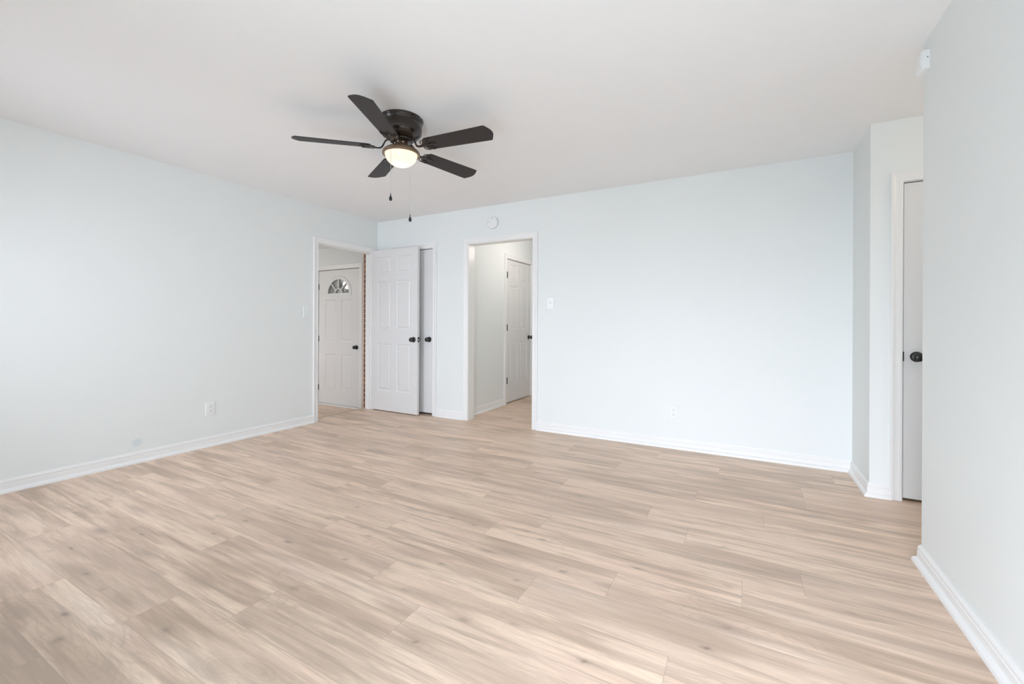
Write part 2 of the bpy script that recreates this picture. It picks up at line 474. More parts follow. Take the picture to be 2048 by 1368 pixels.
def figures_and_shade():
    # read off the photographed boards, plus shade painted in at left and far left; floor coordinates in metres
    def f(px, py, hl, hw, d=0, l=0, k=0):
        dx, dy = px - 1024, py - 684; a = -0.0045
        x = 1024 + dx * math.cos(a) - dy * math.sin(a); y = 684 + dx * math.sin(a) + dy * math.cos(a)
        u = (x - 1024) / 857.366; v = (647.046 - y) / 857.366
        c, s = math.cos(0.4974), math.sin(0.4974); t = -CAM_H / v
        FIG_SHADE.append(((u * c - s) * t, (u * s + c) * t, hl, hw, d, l, k))

    D = [  # px, py, half-length, half-width, dark, light, knot
        (35,1065,.12,.03,.6,0,0),(202,1062,.12,.04,.5,0,.5),(240,1045,.2,.05,.45,0,0),(100,1102,.02,.012,0,0,.8),(172,1148,.02,.012,.2,0,.7),
        (207,1178,.025,.012,.2,0,.8),(188,1161,.25,.035,.5,0,0),(250,1204,.15,.05,.5,0,.1),(129,1229,.03,.015,0,0,.9),(125,1232,.15,.05,.5,0,0),
        (116,1280,.03,.022,0,0,.8),(112,1284,.16,.07,.65,0,0),(54,1215,.12,.06,.45,0,0),(331,1261,.03,.02,0,0,.6),(330,1262,.09,.05,.4,0,0),
        (290,1108,.10,.03,.6,0,0),(398,1161,.10,.035,.5,0,0),(323,1145,.05,.012,.6,0,.2),(80,1121,.16,.05,0,.8,0),(188,1215,.36,.06,0,.9,0),
        (350,1317,.2,.05,0,.5,0),(60,1330,.3,.07,.7,0,0),(20,1345,.3,.07,.6,0,0),(120,1365,.3,.07,.5,0,0),(15,1250,.2,.10,.6,0,0),(200,1340,.2,.08,.6,0,0),(150,1362,.2,.06,.5,0,0),(10,1180,.15,.06,.5,0,0),  # dark knotty boards, with the corner's shade painted in
        (430,1336,.10,.05,.6,0,0),(27,1021,.22,.06,.5,0,0),(115,1016,.14,.04,.45,0,0),(269,1016,.13,.03,.55,0,0),(153,1025,.02,.012,.2,0,.7),
        (60,985,.5,.05,.4,0,0),(200,965,.4,.06,.35,0,0),(330,945,.3,.04,.35,0,0),(430,915,.3,.04,.35,0,0),(60,1040,.2,.04,0,.4,0),
        (435,1032,.03,.012,.2,0,.6),(491,1042,.03,.012,.3,0,.6),(576,1084,.035,.013,.2,0,.8),(649,1085,.20,.04,.6,0,0),(690,1119,.02,.012,.3,0,.6),
        (751,1129,.16,.03,.55,0,0),(655,1037,.02,.012,.3,0,.5),(722,1056,.03,.012,.2,0,.6),(737,1072,.03,.012,.2,0,.6),(883,1127,.02,.012,.3,0,.8),
        (825,1111,.16,.02,.4,0,0),(590,1176,.03,.014,.3,0,.7),(634,1205,.13,.03,.6,0,0),(731,1252,.11,.022,.7,0,0),(488,1249,.055,.025,.75,0,0),
        (540,1140,.16,.04,.4,0,0),(810,1179,.03,.012,.2,0,.6),(854,1193,.16,.025,.65,0,0),(927,1240,.03,.02,.3,0,.5),(930,1240,.1,.03,.35,0,0),
        (831,1283,.018,.012,0,0,.8),(828,1280,.08,.06,.4,0,0),(664,1322,.22,.05,.45,0,0),(523,1346,.16,.05,.6,0,0),(974,1102,.06,.02,.5,0,.3),
        (1015,1102,.09,.04,.5,0,0),(1126,1143,.02,.012,.2,0,.8),(1088,1126,.22,.035,.6,0,0),(1053,1063,.03,.012,.2,0,.6),(1085,1079,.03,.012,.2,0,.6),
        (1275,1136,.03,.012,.3,0,.8),(1228,1117,.14,.02,.5,0,0),(1032,1161,.02,.012,.3,0,.6),(1029,1247,.02,.012,.2,0,.5),(1413,1296,.022,.016,0,0,.95),
        (1405,1294,.14,.05,.4,0,0),(1168,1324,.022,.012,0,0,.9),(1182,1330,.09,.015,.5,0,0),(1454,1255,.02,.012,0,0,.6),(1454,1255,.12,.05,.5,0,0),
        (1410,1234,.12,.02,.5,0,0),(1264,1190,.16,.03,.6,0,0),(1352,1228,.32,.025,.5,0,0),(1457,1173,.03,.012,.3,0,.6),(1498,1138,.15,.014,.8,0,0),
        (1439,1126,.32,.035,.45,0,0),(1082,1032,.07,.012,.8,0,0),(1448,1094,.02,.012,.2,0,.4),(1669,1069,.32,.045,.5,0,0),(1680,1167,.34,.045,.55,0,0),
        (1797,1223,.16,.04,.45,0,.2),(1545,1021,.12,.02,.45,0,0),(1617,1064,.06,.012,.6,0,0),(670,977,.09,.014,.9,0,0),(957,948,.12,.03,.6,0,0),
        (547,904,.14,.03,.5,0,0),(866,927,.16,.025,.45,0,0),(714,1014,.02,.012,.2,0,.5),(784,998,.02,.012,.2,0,.5),(904,1036,.02,.012,.2,0,.6),
        (998,913,.22,.03,.45,0,0),(687,948,.15,.03,.35,0,0),(556,1018,.02,.012,.2,0,.4),(588,927,.14,.03,.4,0,0),(605,1141,.3,.03,0,.6,0),
        (781,1190,.3,.035,0,.5,0),(1352,1073,.34,.025,0,.6,0),(1234,1050,.3,.03,0,.4,0),(1527,1293,.34,.03,0,.6,0),(1117,1176,.3,.03,0,.5,0),
        (1560,1085,.4,.02,0,.5,0),(1640,1250,.4,.03,0,.4,0),(900,1320,.3,.04,.35,0,0),(1300,1320,.3,.02,0,.4,0),(960,970,.4,.025,0,.45,0),
        (1750,1120,.3,.03,.4,0,0),(1850,1300,.35,.04,.5,0,0),(1700,1290,.2,.02,.4,0,0),(1770,1040,.3,.02,.4,0,0),(1130,970,.25,.02,.45,0,0),
        (1270,960,.3,.02,.4,0,0),(1400,985,.25,.018,.4,0,0),(740,900,.3,.03,.4,0,0),(660,880,.3,.04,.4,0,0),(820,870,.25,.04,.35,0,0)]
    for q in D:
        q = list(q)
        if q[6]: q[2] *= 0.75; q[3] *= 0.62
        f(*q)
    for q in ((330,1030,.55,.09,.28,0,0),(250,1120,.6,.09,.28,0,0),(420,1010,.6,.09,.25,0,0),(140,1000,.6,.09,.3,0,0),(420,1150,.5,.09,.2,0,0),  # broad patches: shade painted over the left and far floor
              (560,905,.6,.09,.3,0,0),(680,875,.6,.09,.35,0,0),(760,880,.6,.09,.3,0,0),(480,960,.6,.09,.25,0,0),(880,880,.6,.09,.25,0,0)): f(*q)


figures_and_shade()
build_floor()

# ---------------------------------------------------------------- walls
def wall(name, boxes, material=None):
    bm = bm_new()
    for b in boxes: box(bm, *b)
    return struct(name, bm, material or M_wall)


# left wall with the doorway to the sunken foyer
LO0, LO1, LOZ = 3.200, 4.035, 2.042
wall('wall_left', [(XL - T, XL, YR - T, LO0, -0.3, H), (XL - T, XL, LO0, LO1, LOZ, H), (XL - T, XL, LO1, 7.1, -0.3, H)], M_wall_left)
# back wall: closet door opening, cased hall opening
CO0, CO1, COZ = -3.945, -3.306, 2.050
HO0, HO1, HOZ = -2.820, -1.966, 2.052
wall('wall_back', [(XL, CO0, YB, YB + T, -0.1, H), (CO0, CO1, YB, YB + T, COZ, H), (CO1, HO0, YB, YB + T, -0.1, H),
                   (HO0, HO1, YB, YB + T, HOZ, H), (HO1, XA + T, YB, YB + T, -0.1, H)])
wall('wall_alcove_side', [(XA, XA + T, YA + T, YB, -0.1, H)])
AO0, AO1, AOZ = 0.868, 1.69, 2.050
wall('wall_alcove', [(XA, AO0, YA, YA + T, -0.1, H), (AO0, AO1, YA, YA + T, AOZ, H), (AO1, 2.65, YA, YA + T, -0.1, H)])
wall('wall_right', [(XN, XN + T, YR - T, YN, -0.1, H), (XN + T, 2.65, YN - T, YN, -0.1, H)])
wall('wall_alcove_end', [(2.65, 2.75, YN - T, YB + T, -0.1, H), (XA + T, 2.65, YB, YB + T, -0.1, H)])
bxs = []
gx = sorted({XL, XN} | {v for w in WIN for v in w[:2]}); gz = sorted({-0.1, H} | {v for w in WIN for v in w[2:]})
for xa, xb in zip(gx, gx[1:]):
    for za, zb in zip(gz, gz[1:]):
        mx, mz = (xa + xb) / 2, (za + zb) / 2
        if not any(w[0] < mx < w[1] and w[2] < mz < w[3] for w in WIN): bxs.append((xa, xb, YR - T, YR, za, zb))
wall('wall_rear', bxs)
wall('wall_hall_left', [(XH - 0.10, XH, YB + T, 5.190, -0.1, H), (XH - 0.10, XH, 5.190, 5.995, 2.046, H), (XH - 0.10, XH, 5.995, 7.0, -0.1, H)])
wall('wall_hall_right', [(-1.75, -1.65, YB + T, 7.0, -0.1, H)])
wall('wall_hall_end', [(XL, -1.65, 7.0, 7.1, -0.3, H)])
wall('wall_closet_back', [(XL, XH - 0.10, 4.95, 5.05, -0.1, H)], M_dark)
# foyer
FO0, FO1, FOZ = -5.893, -4.937, 1.948
wall('wall_foyer_front', [(-7.0, FO0, YF, YF + T, -0.3, H), (FO0, FO1, YF, YF + T, FOZ, H), (FO1, XL - T, YF, YF + T, -0.3, H),
                          (FO0, FO1, YF, YF + T, -0.3, FZ)])
wall('wall_foyer_left', [(-7.1, -7.0, 1.4, YF + T, -0.3, H)])
wall('wall_foyer_rear', [(-7.0, WF[0], 1.4, 1.5, -0.3, H), (WF[1], XL - T, 1.4, 1.5, -0.3, H), (WF[0], WF[1], 1.4, 1.5, -0.3, WF[2]), (WF[0], WF[1], 1.4, 1.5, WF[3], H)])
# brick pier beside the front door
bm = bm_new(); box(bm, -4.700, XL - T, 4.30, YF, FZ, 2.27)
o = struct('wall_brick', bm, M_brick)
bm = bm_new(); box(bm, -4.722, -4.700, 4.298, YF, FZ, 2.27)
struct('trim_1', bm, M_mortar)
# ceiling, foyer ceiling, foyer floor, ground
bm = bm_new(); box(bm, -7.1, 2.75, YR - T, 7.1, H, H + 0.12); struct('ceiling', bm, M_ceil)
bm = bm_new(); box(bm, -7.0, XL - T, 1.5, YF, 2.27, 2.30); struct('ceiling', bm, M_ceil)


def plain_planks(name, x0, x1, y0, y1, z):
    me = bpy.data.meshes.new(name); vs = []; fs = []; uvs = []; cols = []
    r = random.Random(5); k0 = math.floor((y0 - Y0P) / PW); k1 = math.ceil((y1 - Y0P) / PW)
    for k in range(k0, k1):
        ya, yb = Y0P + k * PW, Y0P + (k + 1) * PW; j = r.random() * PL
        for nn in range(-8, 1):
            xa = nn * PL + j - PL; xb = xa + PL
            A, B, D, E_ = max(xa, x0), min(xb, x1), max(ya, y0), min(yb, y1)
            if B - A < 1e-3 or E_ - D < 1e-3: continue
            b = len(vs); vs += [(A, D, z), (B, D, z), (B, E_, z), (A, E_, z)]; fs.append((b, b + 1, b + 2, b + 3))
            uvs += [(A - xa, D - ya), (B - xa, D - ya), (B - xa, E_ - ya), (A - xa, E_ - ya)]
            c = (r.random(), r.random(), r.random(), 1); cols += [c] * 4
    me.from_pydata(vs, [], fs); ul = me.uv_layers.new(name='uv')
    for i, l in enumerate(me.loops): ul.data[i].uv = uvs[l.vertex_index]
    a = me.color_attributes.new('plank', 'FLOAT_COLOR', 'POINT'); a.data.foreach_set('color', [x for c in cols for x in c])
    a = me.color_attributes.new('tone', 'FLOAT_COLOR', 'POINT'); a.data.foreach_set('color', [0, 0, 0, 1] * len(vs))
    me.materials.append(M_floor)
    o = bpy.data.objects.new(name, me); C.objects.link(o); o['kind'] = 'structure'


plain_planks('floor', -7.0, XL - T - 0.015, 1.5, YF, FZ)
bm = bm_new(); box(bm, -7.1, 2.75, YR - T, 7.1, -0.34, -0.30); box(bm, XL - T - 0.012, 2.75, YR - T, 7.0, -0.30, -0.003)
struct('floor', bm, M_dark)
# oak nosing along the foyer step
bm = bm_new(); box(bm, XL - T - 0.045, XL - T - 0.008, 3.19, 4.04, -0.030, 0.006)
struct('trim_2', bm, M_strip, bevel=0.004)
# unseen box added outside the front door to darken its fan light
bm = bm_new(); box(bm, -8.5, -4.2, 6.6, 6.7, -0.5, 3.0); box(bm, -8.6, -8.5, YF + T, 6.6, -0.5, 2.45); box(bm, -4.3, -4.2, YB + T, 6.6, -0.5, 2.45); struct('wall_sky_block', bm, M_sky_block)
bm = bm_new(); box(bm, -8.5, -4.2, YF + T, 6.6, 2.35, 2.45); struct('ceiling', bm, M_sky_block)  # top of the added sky-blocking box
bm = bm_new(); box(bm, -8.5, -4.2, YF + T, 6.6, -0.5, -0.30); struct('floor', bm, M_sky_block)  # bottom of the added sky-blocking box
bm = bm_new(); box(bm, -60, 60, -60, 60, -0.62, -0.52)
o = struct('ground', bm, mat('driveway_concrete', (0.32, 0.31, 0.29), 0.95, bump=0.3, bscale=20))

# ---------------------------------------------------------------- baseboards
BB = [(0, 0), (.030, 0), (.030, .006), (.0275, .014), (.022, .022), (.0135, .027), (.013, .056), (.010, .060), (.0115, .066),
      (.0115, .074), (.008, .081), (.004, .086), (.0035, .090), (0, .090)]


def baseboard(name, path, closed_ends=True, z=0.0):
    """path in plan; the room lies to the LEFT of the travel direction"""
    bm = bm_new(); P = [Vector((a, b)) for a, b in path]; st = []
    for i, p in enumerate(P):
        d0 = (P[i] - P[i - 1]).normalized() if i > 0 else None
        d1 = (P[i + 1] - P[i]).normalized() if i < len(P) - 1 else None
        n0 = Vector((-d0.y, d0.x)) if d0 else None; n1 = Vector((-d1.y, d1.x)) if d1 else None
        if n0 is None: n = n1
        elif n1 is None: n = n0
        else: n = (n0 + n1); n = n / max(n.dot(n0), 1e-6)
        st.append([bm.verts.new((p.x + n.x * d, p.y + n.y * d, z + h)) for d, h in BB])
    for a, b in zip(st, st[1:]):
        for k in range(len(BB)):
            j = (k + 1) % len(BB); bm.faces.new((a[k], a[j], b[j], b[k]))
    bm.faces.new(st[0]); bm.faces.new(st[-1][::-1])
    return struct(name, bm, M_trim)


CW = 0.060  # casing width
baseboard('baseboard_left', [(XL, 3.219 - CW), (XL, YR), ])
baseboard('baseboard_back', [(-2.800 - CW, YB), (-3.325 + CW - 0.005, YB)])
baseboard('baseboard_back', [(0.887 - CW + 0.002, YA), (XA, YA), (XA, YB), (-1.985 + CW, YB)])
baseboard('baseboard_right', [(XN, YR), (XN, YN), (2.65, YN)])
baseboard('baseboard_rear', [(XL, YR), (-1.12, YR)])
baseboard('baseboard_rear', [(0.665, YR), (XN, YR)])
baseboard('baseboard_hall', [(XH, 5.140), (XH, YB + T)])
baseboard('baseboard_closet', [(-3.931 - CW, YB), (XL, YB)])
baseboard('baseboard_alcove', [(2.65, YA), (1.73, YA)])

# ---------------------------------------------------------------- casings: frame coordinate system (o, ax = along wall, n = out of wall)
CP = [(0, 0), (0, .010), (.004, .012), (.016, .0125), (.020, .0105), (.034, .012), (.046, .0165), (.056, .018), (.060, .0165), (.060, 0)]


def casing_into(bm, o, ax, n, a0, a1, zt, zb=0.0, sides='lr'):
    o, ax, n = Vector(o), Vector(ax), Vector(n); up = Vector((0, 0, 1))
    st = []
    for k in range(4):
        ring = []
        for (w, d) in CP:
            if k == 0: a, z = a0 - w, zb
            elif k == 1: a, z = a0 - w, zt + w
            elif k == 2: a, z = a1 + w, zt + w
            else: a, z = a1 + w, zb
            ring.append(bm.verts.new(o + ax * a + n * d + up * z))
        st.append(ring)
    for a, b in zip(st, st[1:]):
        for k in range(len(CP)):
            j = (k + 1) % len(CP); bm.faces.new((a[k], a[j], b[j], b[k]))
    bm.faces.new(st[0]); bm.faces.new(st[-1][::-1])


def jamb_into(bm, axis, p0, p1, a0, a1, zt, zb=0.0, t=0.018):
    """boards lining an opening; axis 'x': wall runs along x (p = y range); axis 'y': wall runs along y (p = x range)"""
    for (q0, q1, z0, z1) in ((a0 - t, a0, zb, zt + t), (a1, a1 + t, zb, zt + t), (a0, a1, zt, zt + t)):
        if axis == 'x': box(bm, q0, q1, p0, p1, z0, z1)
        else: box(bm, p0, p1, q0, q1, z0, z1)


def stop_into(bm, axis, p0, p1, a0, a1, zt, zb=0.0, t=0.011):
    for (q0, q1, z0, z1) in ((a0, a0 + t, zb, zt), (a1 - t, a1, zb, zt), (a0 + t, a1 - t, zt - t, zt)):
        if axis == 'x': box(bm, q0, q1, p0, p1, z0, z1)
        else: box(bm, p0, p1, q0, q1, z0, z1)


# trim of the foyer doorway (in the left wall)
bm = bm_new()
casing_into(bm, (XL, 0, 0), (0, 1, 0), (1, 0, 0), 3.219 - 0.004, 4.019 + 0.004, 2.026)
casing_into(bm, (XL - T, 0, 0), (0, 1, 0), (-1, 0, 0), 3.219 - 0.004, 4.019 + 0.004, 2.026)
jamb_into(bm, 'y', XL - T, XL, 3.219, 4.019, 2.022)
stop_into(bm, 'y', XL - 0.075, XL - 0.040, 3.219, 4.019, 2.022)
struct('trim_3', bm, M_trim)
# cased hall opening
bm = bm_new()
casing_into(bm, (0, YB, 0), (1, 0, 0), (0, -1, 0), -2.804, -1.981, 2.034)
casing_into(bm, (0, YB + T, 0), (1, 0, 0), (0, 1, 0), -2.804, -1.981, 2.034)
jamb_into(bm, 'x', YB, YB + T, -2.800, -1.985, 2.030)
struct('trim_4', bm, M_trim)
# closet door frame
bm = bm_new()
casing_into(bm, (0, YB, 0), (1, 0, 0), (0, -1, 0), -3.931, -3.320, 2.034)
jamb_into(bm, 'x', YB, YB + T, -3.927, -3.324, 2.030)
stop_into(bm, 'x', YB + 0.052, YB + 0.08, -3.927, -3.324, 2.030)
struct('trim_5', bm, M_trim)
# alcove door frame
bm = bm_new()
casing_into(bm, (0, YA, 0), (1, 0, 0), (0, -1, 0), 0.884, 1.675, 2.040)
jamb_into(bm, 'x', YA, YA + T, 0.888, 1.671, 2.036)
stop_into(bm, 'x', YA + 0.052, YA + 0.08, 0.888, 1.671, 2.036)
struct('trim_6', bm, M_trim)
# front door frame
bm = bm_new()
casing_into(bm, (0, YF, 0), (1, 0, 0), (0, -1, 0), -5.877, -4.953, 1.936, FZ)
jamb_into(bm, 'x', YF, YF + T, -5.873, -4.957, 1.932, FZ)
stop_into(bm, 'x', YF + 0.062, YF + 0.09, -5.873, -4.957, 1.932, FZ)
struct('trim_7', bm, M_trim)
# hall door frame
bm = bm_new()
casing_into(bm, (XH, 0, 0), (0, 1, 0), (1, 0, 0), 5.199, 5.983, 2.032)
jamb_into(bm, 'y', XH - 0.10, XH, 5.203, 5.979, 2.028)
stop_into(bm, 'y', XH - 0.075, XH - 0.050, 5.203, 5.979, 2.028)
struct('trim_8', bm, M_trim)


# ---------------------------------------------------------------- doors
def panel_side(bm, w, h, y, s, rects, hole=None):
    """one face of a door lying in plane y, facing s (-1 = -Y); rects = (x0,x1,z0,z1) moulded panels"""
    xs = sorted({0, w} | {r[0] for r in rects} | {r[1] for r in rects} | ({hole[0], hole[1]} if hole else set()))
    zs = sorted({0, h} | {r[2] for r in rects} | {r[3] for r in rects} | ({hole[2], hole[3]} if hole else set()))
    def inside(r, x, z): return r[0] < x < r[1] and r[2] < z < r[3]
    for a, b in zip(xs, xs[1:]):
        for c, d in zip(zs, zs[1:]):
            mx, mz = (a + b) / 2, (c + d) / 2
            if any(inside(r, mx, mz) for r in rects) or (hole and inside(hole, mx, mz)): continue
            bm.faces.new([bm.verts.new(p) for p in ((a, y, c), (b, y, c), (b, y, d), (a, y, d))])
    for r in rects:
        prev = None
        for ins, dep in ((0, 0), (.006, .0045), (.012, .0065), (.020, .0065), (.032, .0015), (.036, .0012)):
            q = [(r[0] + ins, r[2] + ins), (r[1] - ins, r[2] + ins), (r[1] - ins, r[3] - ins), (r[0] + ins, r[3] - ins)]
            ring = [bm.verts.new((x, y - s * dep, z)) for x, z in q]
            if prev:
                for k in range(4): bm.faces.new((prev[k], prev[(k + 1) % 4], ring[(k + 1) % 4], ring[k]))
            prev = ring
        bm.faces.new(prev)


def door_slab(w, h, t, rects, hole=None):
    """front face at y=0 facing -Y, back at y=t"""
    bm = bm_new()
    panel_side(bm, w, h, 0.0, -1, rects, hole); panel_side(bm, w, h, t, 1, rects, hole)
    for q in (((0, 0, 0), (0, t, 0), (0, t, h), (0, 0, h)), ((w, 0, 0), (w, t, 0), (w, t, h), (w, 0, h)),
              ((0, 0, 0), (w, 0, 0), (w, t, 0), (0, t, 0)), ((0, 0, h), (w, 0, h), (w, t, h), (0, t, h))):
        bm.faces.new([bm.verts.new(p) for p in q])
    if hole:
        a, b, c, d = hole
        for q in (((a, 0, c), (a, t, c), (a, t, d), (a, 0, d)), ((b, 0, c), (b, t, c), (b, t, d), (b, 0, d)),
                  ((a, 0, c), (b, 0, c), (b, t, c), (a, t, c)), ((a, 0, d), (b, 0, d), (b, t, d), (a, t, d))):
            bm.faces.new([bm.verts.new(p) for p in q])
    bmesh.ops.remove_doubles(bm, verts=bm.verts, dist=1e-5)
    return bm


KN = [(0, 0), (.033, 0), (.033, .003), (.029, .008), (.020, .011), (.012, .013), (.011, .026), (.014, .030), (.022, .034), (.0265, .041),
      (.0275, .048), (.025, .055), (.018, .060), (.008, .0625), (0, .063)]


def knob(parent, x, z, y=0.0, s=-1, material=None):
    bm = bm_new()
    M = Matrix.Translation((x, y, z)) @ Matrix.Rotation(PI / 2 if s < 0 else -PI / 2, 4, 'X')
    lathe(bm, KN, 36, M)
    return link('knob', bm, material or M_black, parent, smooth=True)


def hinge(parent, x, z, y=-0.004, material=None, r=0.0065):
    bm = bm_new()
    for i in range(5):
        M = Matrix.Translation((x, y, z - 0.045 + i * 0.018))
        lathe(bm, [(0, 0), (r, 0.0005), (r, 0.0175), (0, 0.018)], 14, M)
    box(bm, x - 0.009, x + 0.009, y + 0.001, y + 0.006, z - 0.044, z + 0.044)
    return link('hinge', bm, material or M_black, parent)


def six(w, z0=0.0):
    L0, L1, R0, R1 = 0.11, w / 2 - 0.05, w / 2 + 0.05, w - 0.11
    out = []
    for a, b in ((L0, L1), (R0, R1)):
        out += [(a, b, 0.252, 0.845), (a, b, 1.030, 1.640), (a, b, 1.732, 1.945)]
    return out


def door(name, loc, rz, bm_slab, bevel=0.0015):
    e_ = empty(name, loc, rz); e_['kind'] = 'structure'
    link('door_leaf', bm_slab, M_door, e_, bevel=bevel)
    return e_


# door_1: six panel leaf standing open against the back wall (hinged at the far jamb of the foyer doorway)
d = door('door_1', (-4.246, 4.010, 0.012), math.radians(-0.7), door_slab(0.776, 2.036, 0.035, six(0.776)))
knob(d, 0.716, 0.908, 0.0, -1); knob(d, 0.716, 0.908, 0.035, 1)
bm = bm_new(); box(bm, 0.7755, 0.7775, 0.005, 0.030, 0.880, 0.937); link('latch_plate', bm, M_black, d)
bm = bm_new(); lathe(bm, [(0, 0), (.009, 0), (.009, .007), (.005, .011), (0, .011)], 18, Matrix.Translation((0.777, 0.0175, 0.908)) @ Matrix.Rotation(PI / 2, 4, 'Y'))
link('latch_bolt', bm, M_steel, d, smooth=True)
for z in (0.2, 1.02, 1.80): hinge(d, -0.004, z, -0.001, M_trim, 0.005)
# door_2: flat closet door behind it
d = door('door_2', (-3.921, YB + 0.016, 0.024), 0, door_slab(0.592, 1.997, 0.035, []))
knob(d, 0.533, 0.897, 0.0, -1)
# door_3: hall door, six panels, seen through the cased opening
d = door('door_3', (XH - 0.006, 5.208, 0.012), PI / 2, door_slab(0.766, 2.006, 0.035, six(0.766)))
knob(d, 0.706, 0.900, 0.0, -1)
for z in (0.31, 1.052, 1.785): hinge(d, 0.001, z, -0.016, r=0.009)
# door_4: alcove door
d = door('door_4', (0.894, YA + 0.014, 0.016), 0, door_slab(0.771, 2.013, 0.035, []))
knob(d, 0.064, 0.905, 0.0, -1)
bm = bm_new(); box(bm, -0.007, -0.001, -0.016, 0.004, 0.876, 0.936); link('strike_plate', bm, M_black, d)
# door_5: front door with fan light
fw, fh = 0.906, 2.044
FX = fw / 2
FR, RI, SX = 0.262, 0.215, 1.075      # frame radii and sideways stretch
FB = 1.686                            # sill of the light
hole = (FX - 0.262, FX + 0.262, FB, FB + 0.245)


def arc_pt(r, a): return (FX + SX * r * math.cos(a), FB + r * math.sin(a))


slab = door_slab(fw, fh, 0.045, [(0.150, 0.392, 0.955, 1.600), (0.514, 0.756, 0.955, 1.600), (0.150, 0.392, 0.235, 0.760), (0.514, 0.756, 0.235, 0.760)], hole)
ca = math.atan2(0.245, 0.262)
angs = sorted([PI * i / 40 for i in range(41)] + [ca, PI - ca])
for y in (0.0, 0.045):                # door skin between the square cut-out and the arch
    ring = []
    for a in angs:
        x, z = arc_pt(RI, a)
        dx, dz = math.cos(a), math.sin(a)
        k = min(0.262 / max(abs(dx), 1e-9), 0.245 / max(dz, 1e-9))
        ring.append(((x, z), (FX + dx * k, FB + dz * k)))
    for (p0, q0), (p1, q1) in zip(ring, ring[1:]):
        slab.faces.new([slab.verts.new((u, y, w)) for u, w in (p0, q0, q1, p1)])
d = door('door_5', (-5.868, YF + 0.012, -0.121), 0, slab)
knob(d, fw - 0.068, 0.880, 0.0, -1)
for z in (0.235, 0.995, 1.80): hinge(d, -0.002, z, -0.004, r=0.005)
NS = 40


def arch_band(bm, r0, r1, y0, y1, n):
    for y in (y0, y1):
        for i in range(n):
            a, b = PI * i / n, PI * (i + 1) / n
            bm.faces.new([bm.verts.new((x, y, z)) for x, z in (arc_pt(r0, a), arc_pt(r1, a), arc_pt(r1, b), arc_pt(r0, b))])
    for r in (r0, r1):
        for i in range(n):
            (x0, z0), (x1, z1) = arc_pt(r, PI * i / n), arc_pt(r, PI * (i + 1) / n)
            bm.faces.new([bm.verts.new(p) for p in ((x0, y0, z0), (x1, y0, z1), (x1, y1, z1), (x0, y1, z0))])


bm = bm_new()
arch_band(bm, RI, FR - 0.006, -0.012, 0.057, NS)
for i in range(NS):                   # moulded outer lip
    a, b = PI * i / NS, PI * (i + 1) / NS
    for (ra, ya_), (rb, yb_) in (((FR - 0.006, -0.012), (FR + 0.002, -0.004)), ((FR + 0.002, -0.004), (FR + 0.010, 0.0))):
        q = [(*arc_pt(ra, a), ya_), (*arc_pt(ra, b), ya_), (*arc_pt(rb, b), yb_), (*arc_pt(rb, a), yb_)]
        bm.faces.new([bm.verts.new((x, y, z)) for x, z, y in q])
box(bm, FX - SX * FR, FX + SX * FR, -0.012, 0.057, FB - 0.034, FB + 0.004)
arch_band(bm, 0.064, 0.080, -0.010, 0.02, 20)
for a in (PI / 4, PI / 2, 3 * PI / 4):
    (xa_, za_), (xb_, zb_) = arc_pt(0.076, a), arc_pt(0.220, a)
    v_ = Vector((xb_ - xa_, zb_ - za_)).normalized() * 0.008
    P = [(xa_ + v_.y, za_ - v_.x), (xa_ - v_.y, za_ + v_.x), (xb_ - v_.y, zb_ + v_.x), (xb_ + v_.y, zb_ - v_.x)]
    A = [bm.verts.new((x, -0.010, z)) for x, z in P]; B = [bm.verts.new((x, 0.02, z)) for x, z in P]
    bm.faces.new(A); bm.faces.new(B)
    for k in range(4): bm.faces.new((A[k], A[(k + 1) % 4], B[(k + 1) % 4], B[k]))
bmesh.ops.remove_doubles(bm, verts=bm.verts, dist=1e-6)
fl = link('fan_light_frame', bm, M_door, d)
bm = bm_new()
bm.faces.new([bm.verts.new((x, 0.006, z)) for x, z in [arc_pt(RI + 0.01, PI * i / 40) for i in range(41)]])
link('glass_pane', bm, M_obscure, fl)
# threshold of the front door
bm = bm_new(); box(bm, -5.873, -4.957, YF - 0.045, YF + T, FZ, FZ + 0.014)
struct('trim_9', bm, M_trim, bevel=0.004)

# ---------------------------------------------------------------- windows behind the camera
for wi, (a, b, c, d_) in enumerate(WIN):
    bm = bm_new()
    y0, y1 = YR - T, YR
    jamb_into(bm, 'x', y0, y1, a, b, d_, c, 0.0001)
    for q in ((a, a + 0.05), (b - 0.05, b), ((a + b) / 2 - 0.02, (a + b) / 2 + 0.02)):
        box(bm, q[0], q[1], y0 + 0.03, y0 + 0.07, c, d_)
    for q in ((c, c + 0.05), (d_ - 0.05, d_), ((c + d_) / 2 - 0.018, (c + d_) / 2 + 0.018)):
        box(bm, a, b, y0 + 0.03, y0 + 0.07, q[0], q[1])
    casing_into(bm, (0, YR, 0), (1, 0, 0), (0, 1, 0), a, b, d_, c)
    
    w_ = struct('window_%d' % (wi + 1), bm, M_trim)
    bm = bm_new(); bm.faces.new([bm.verts.new(p) for p in ((a, y0 + 0.05, c), (b, y0 + 0.05, c), (b, y0 + 0.05, d_), (a, y0 + 0.05, d_))])
    link('window_pane', bm, M_glass, w_)

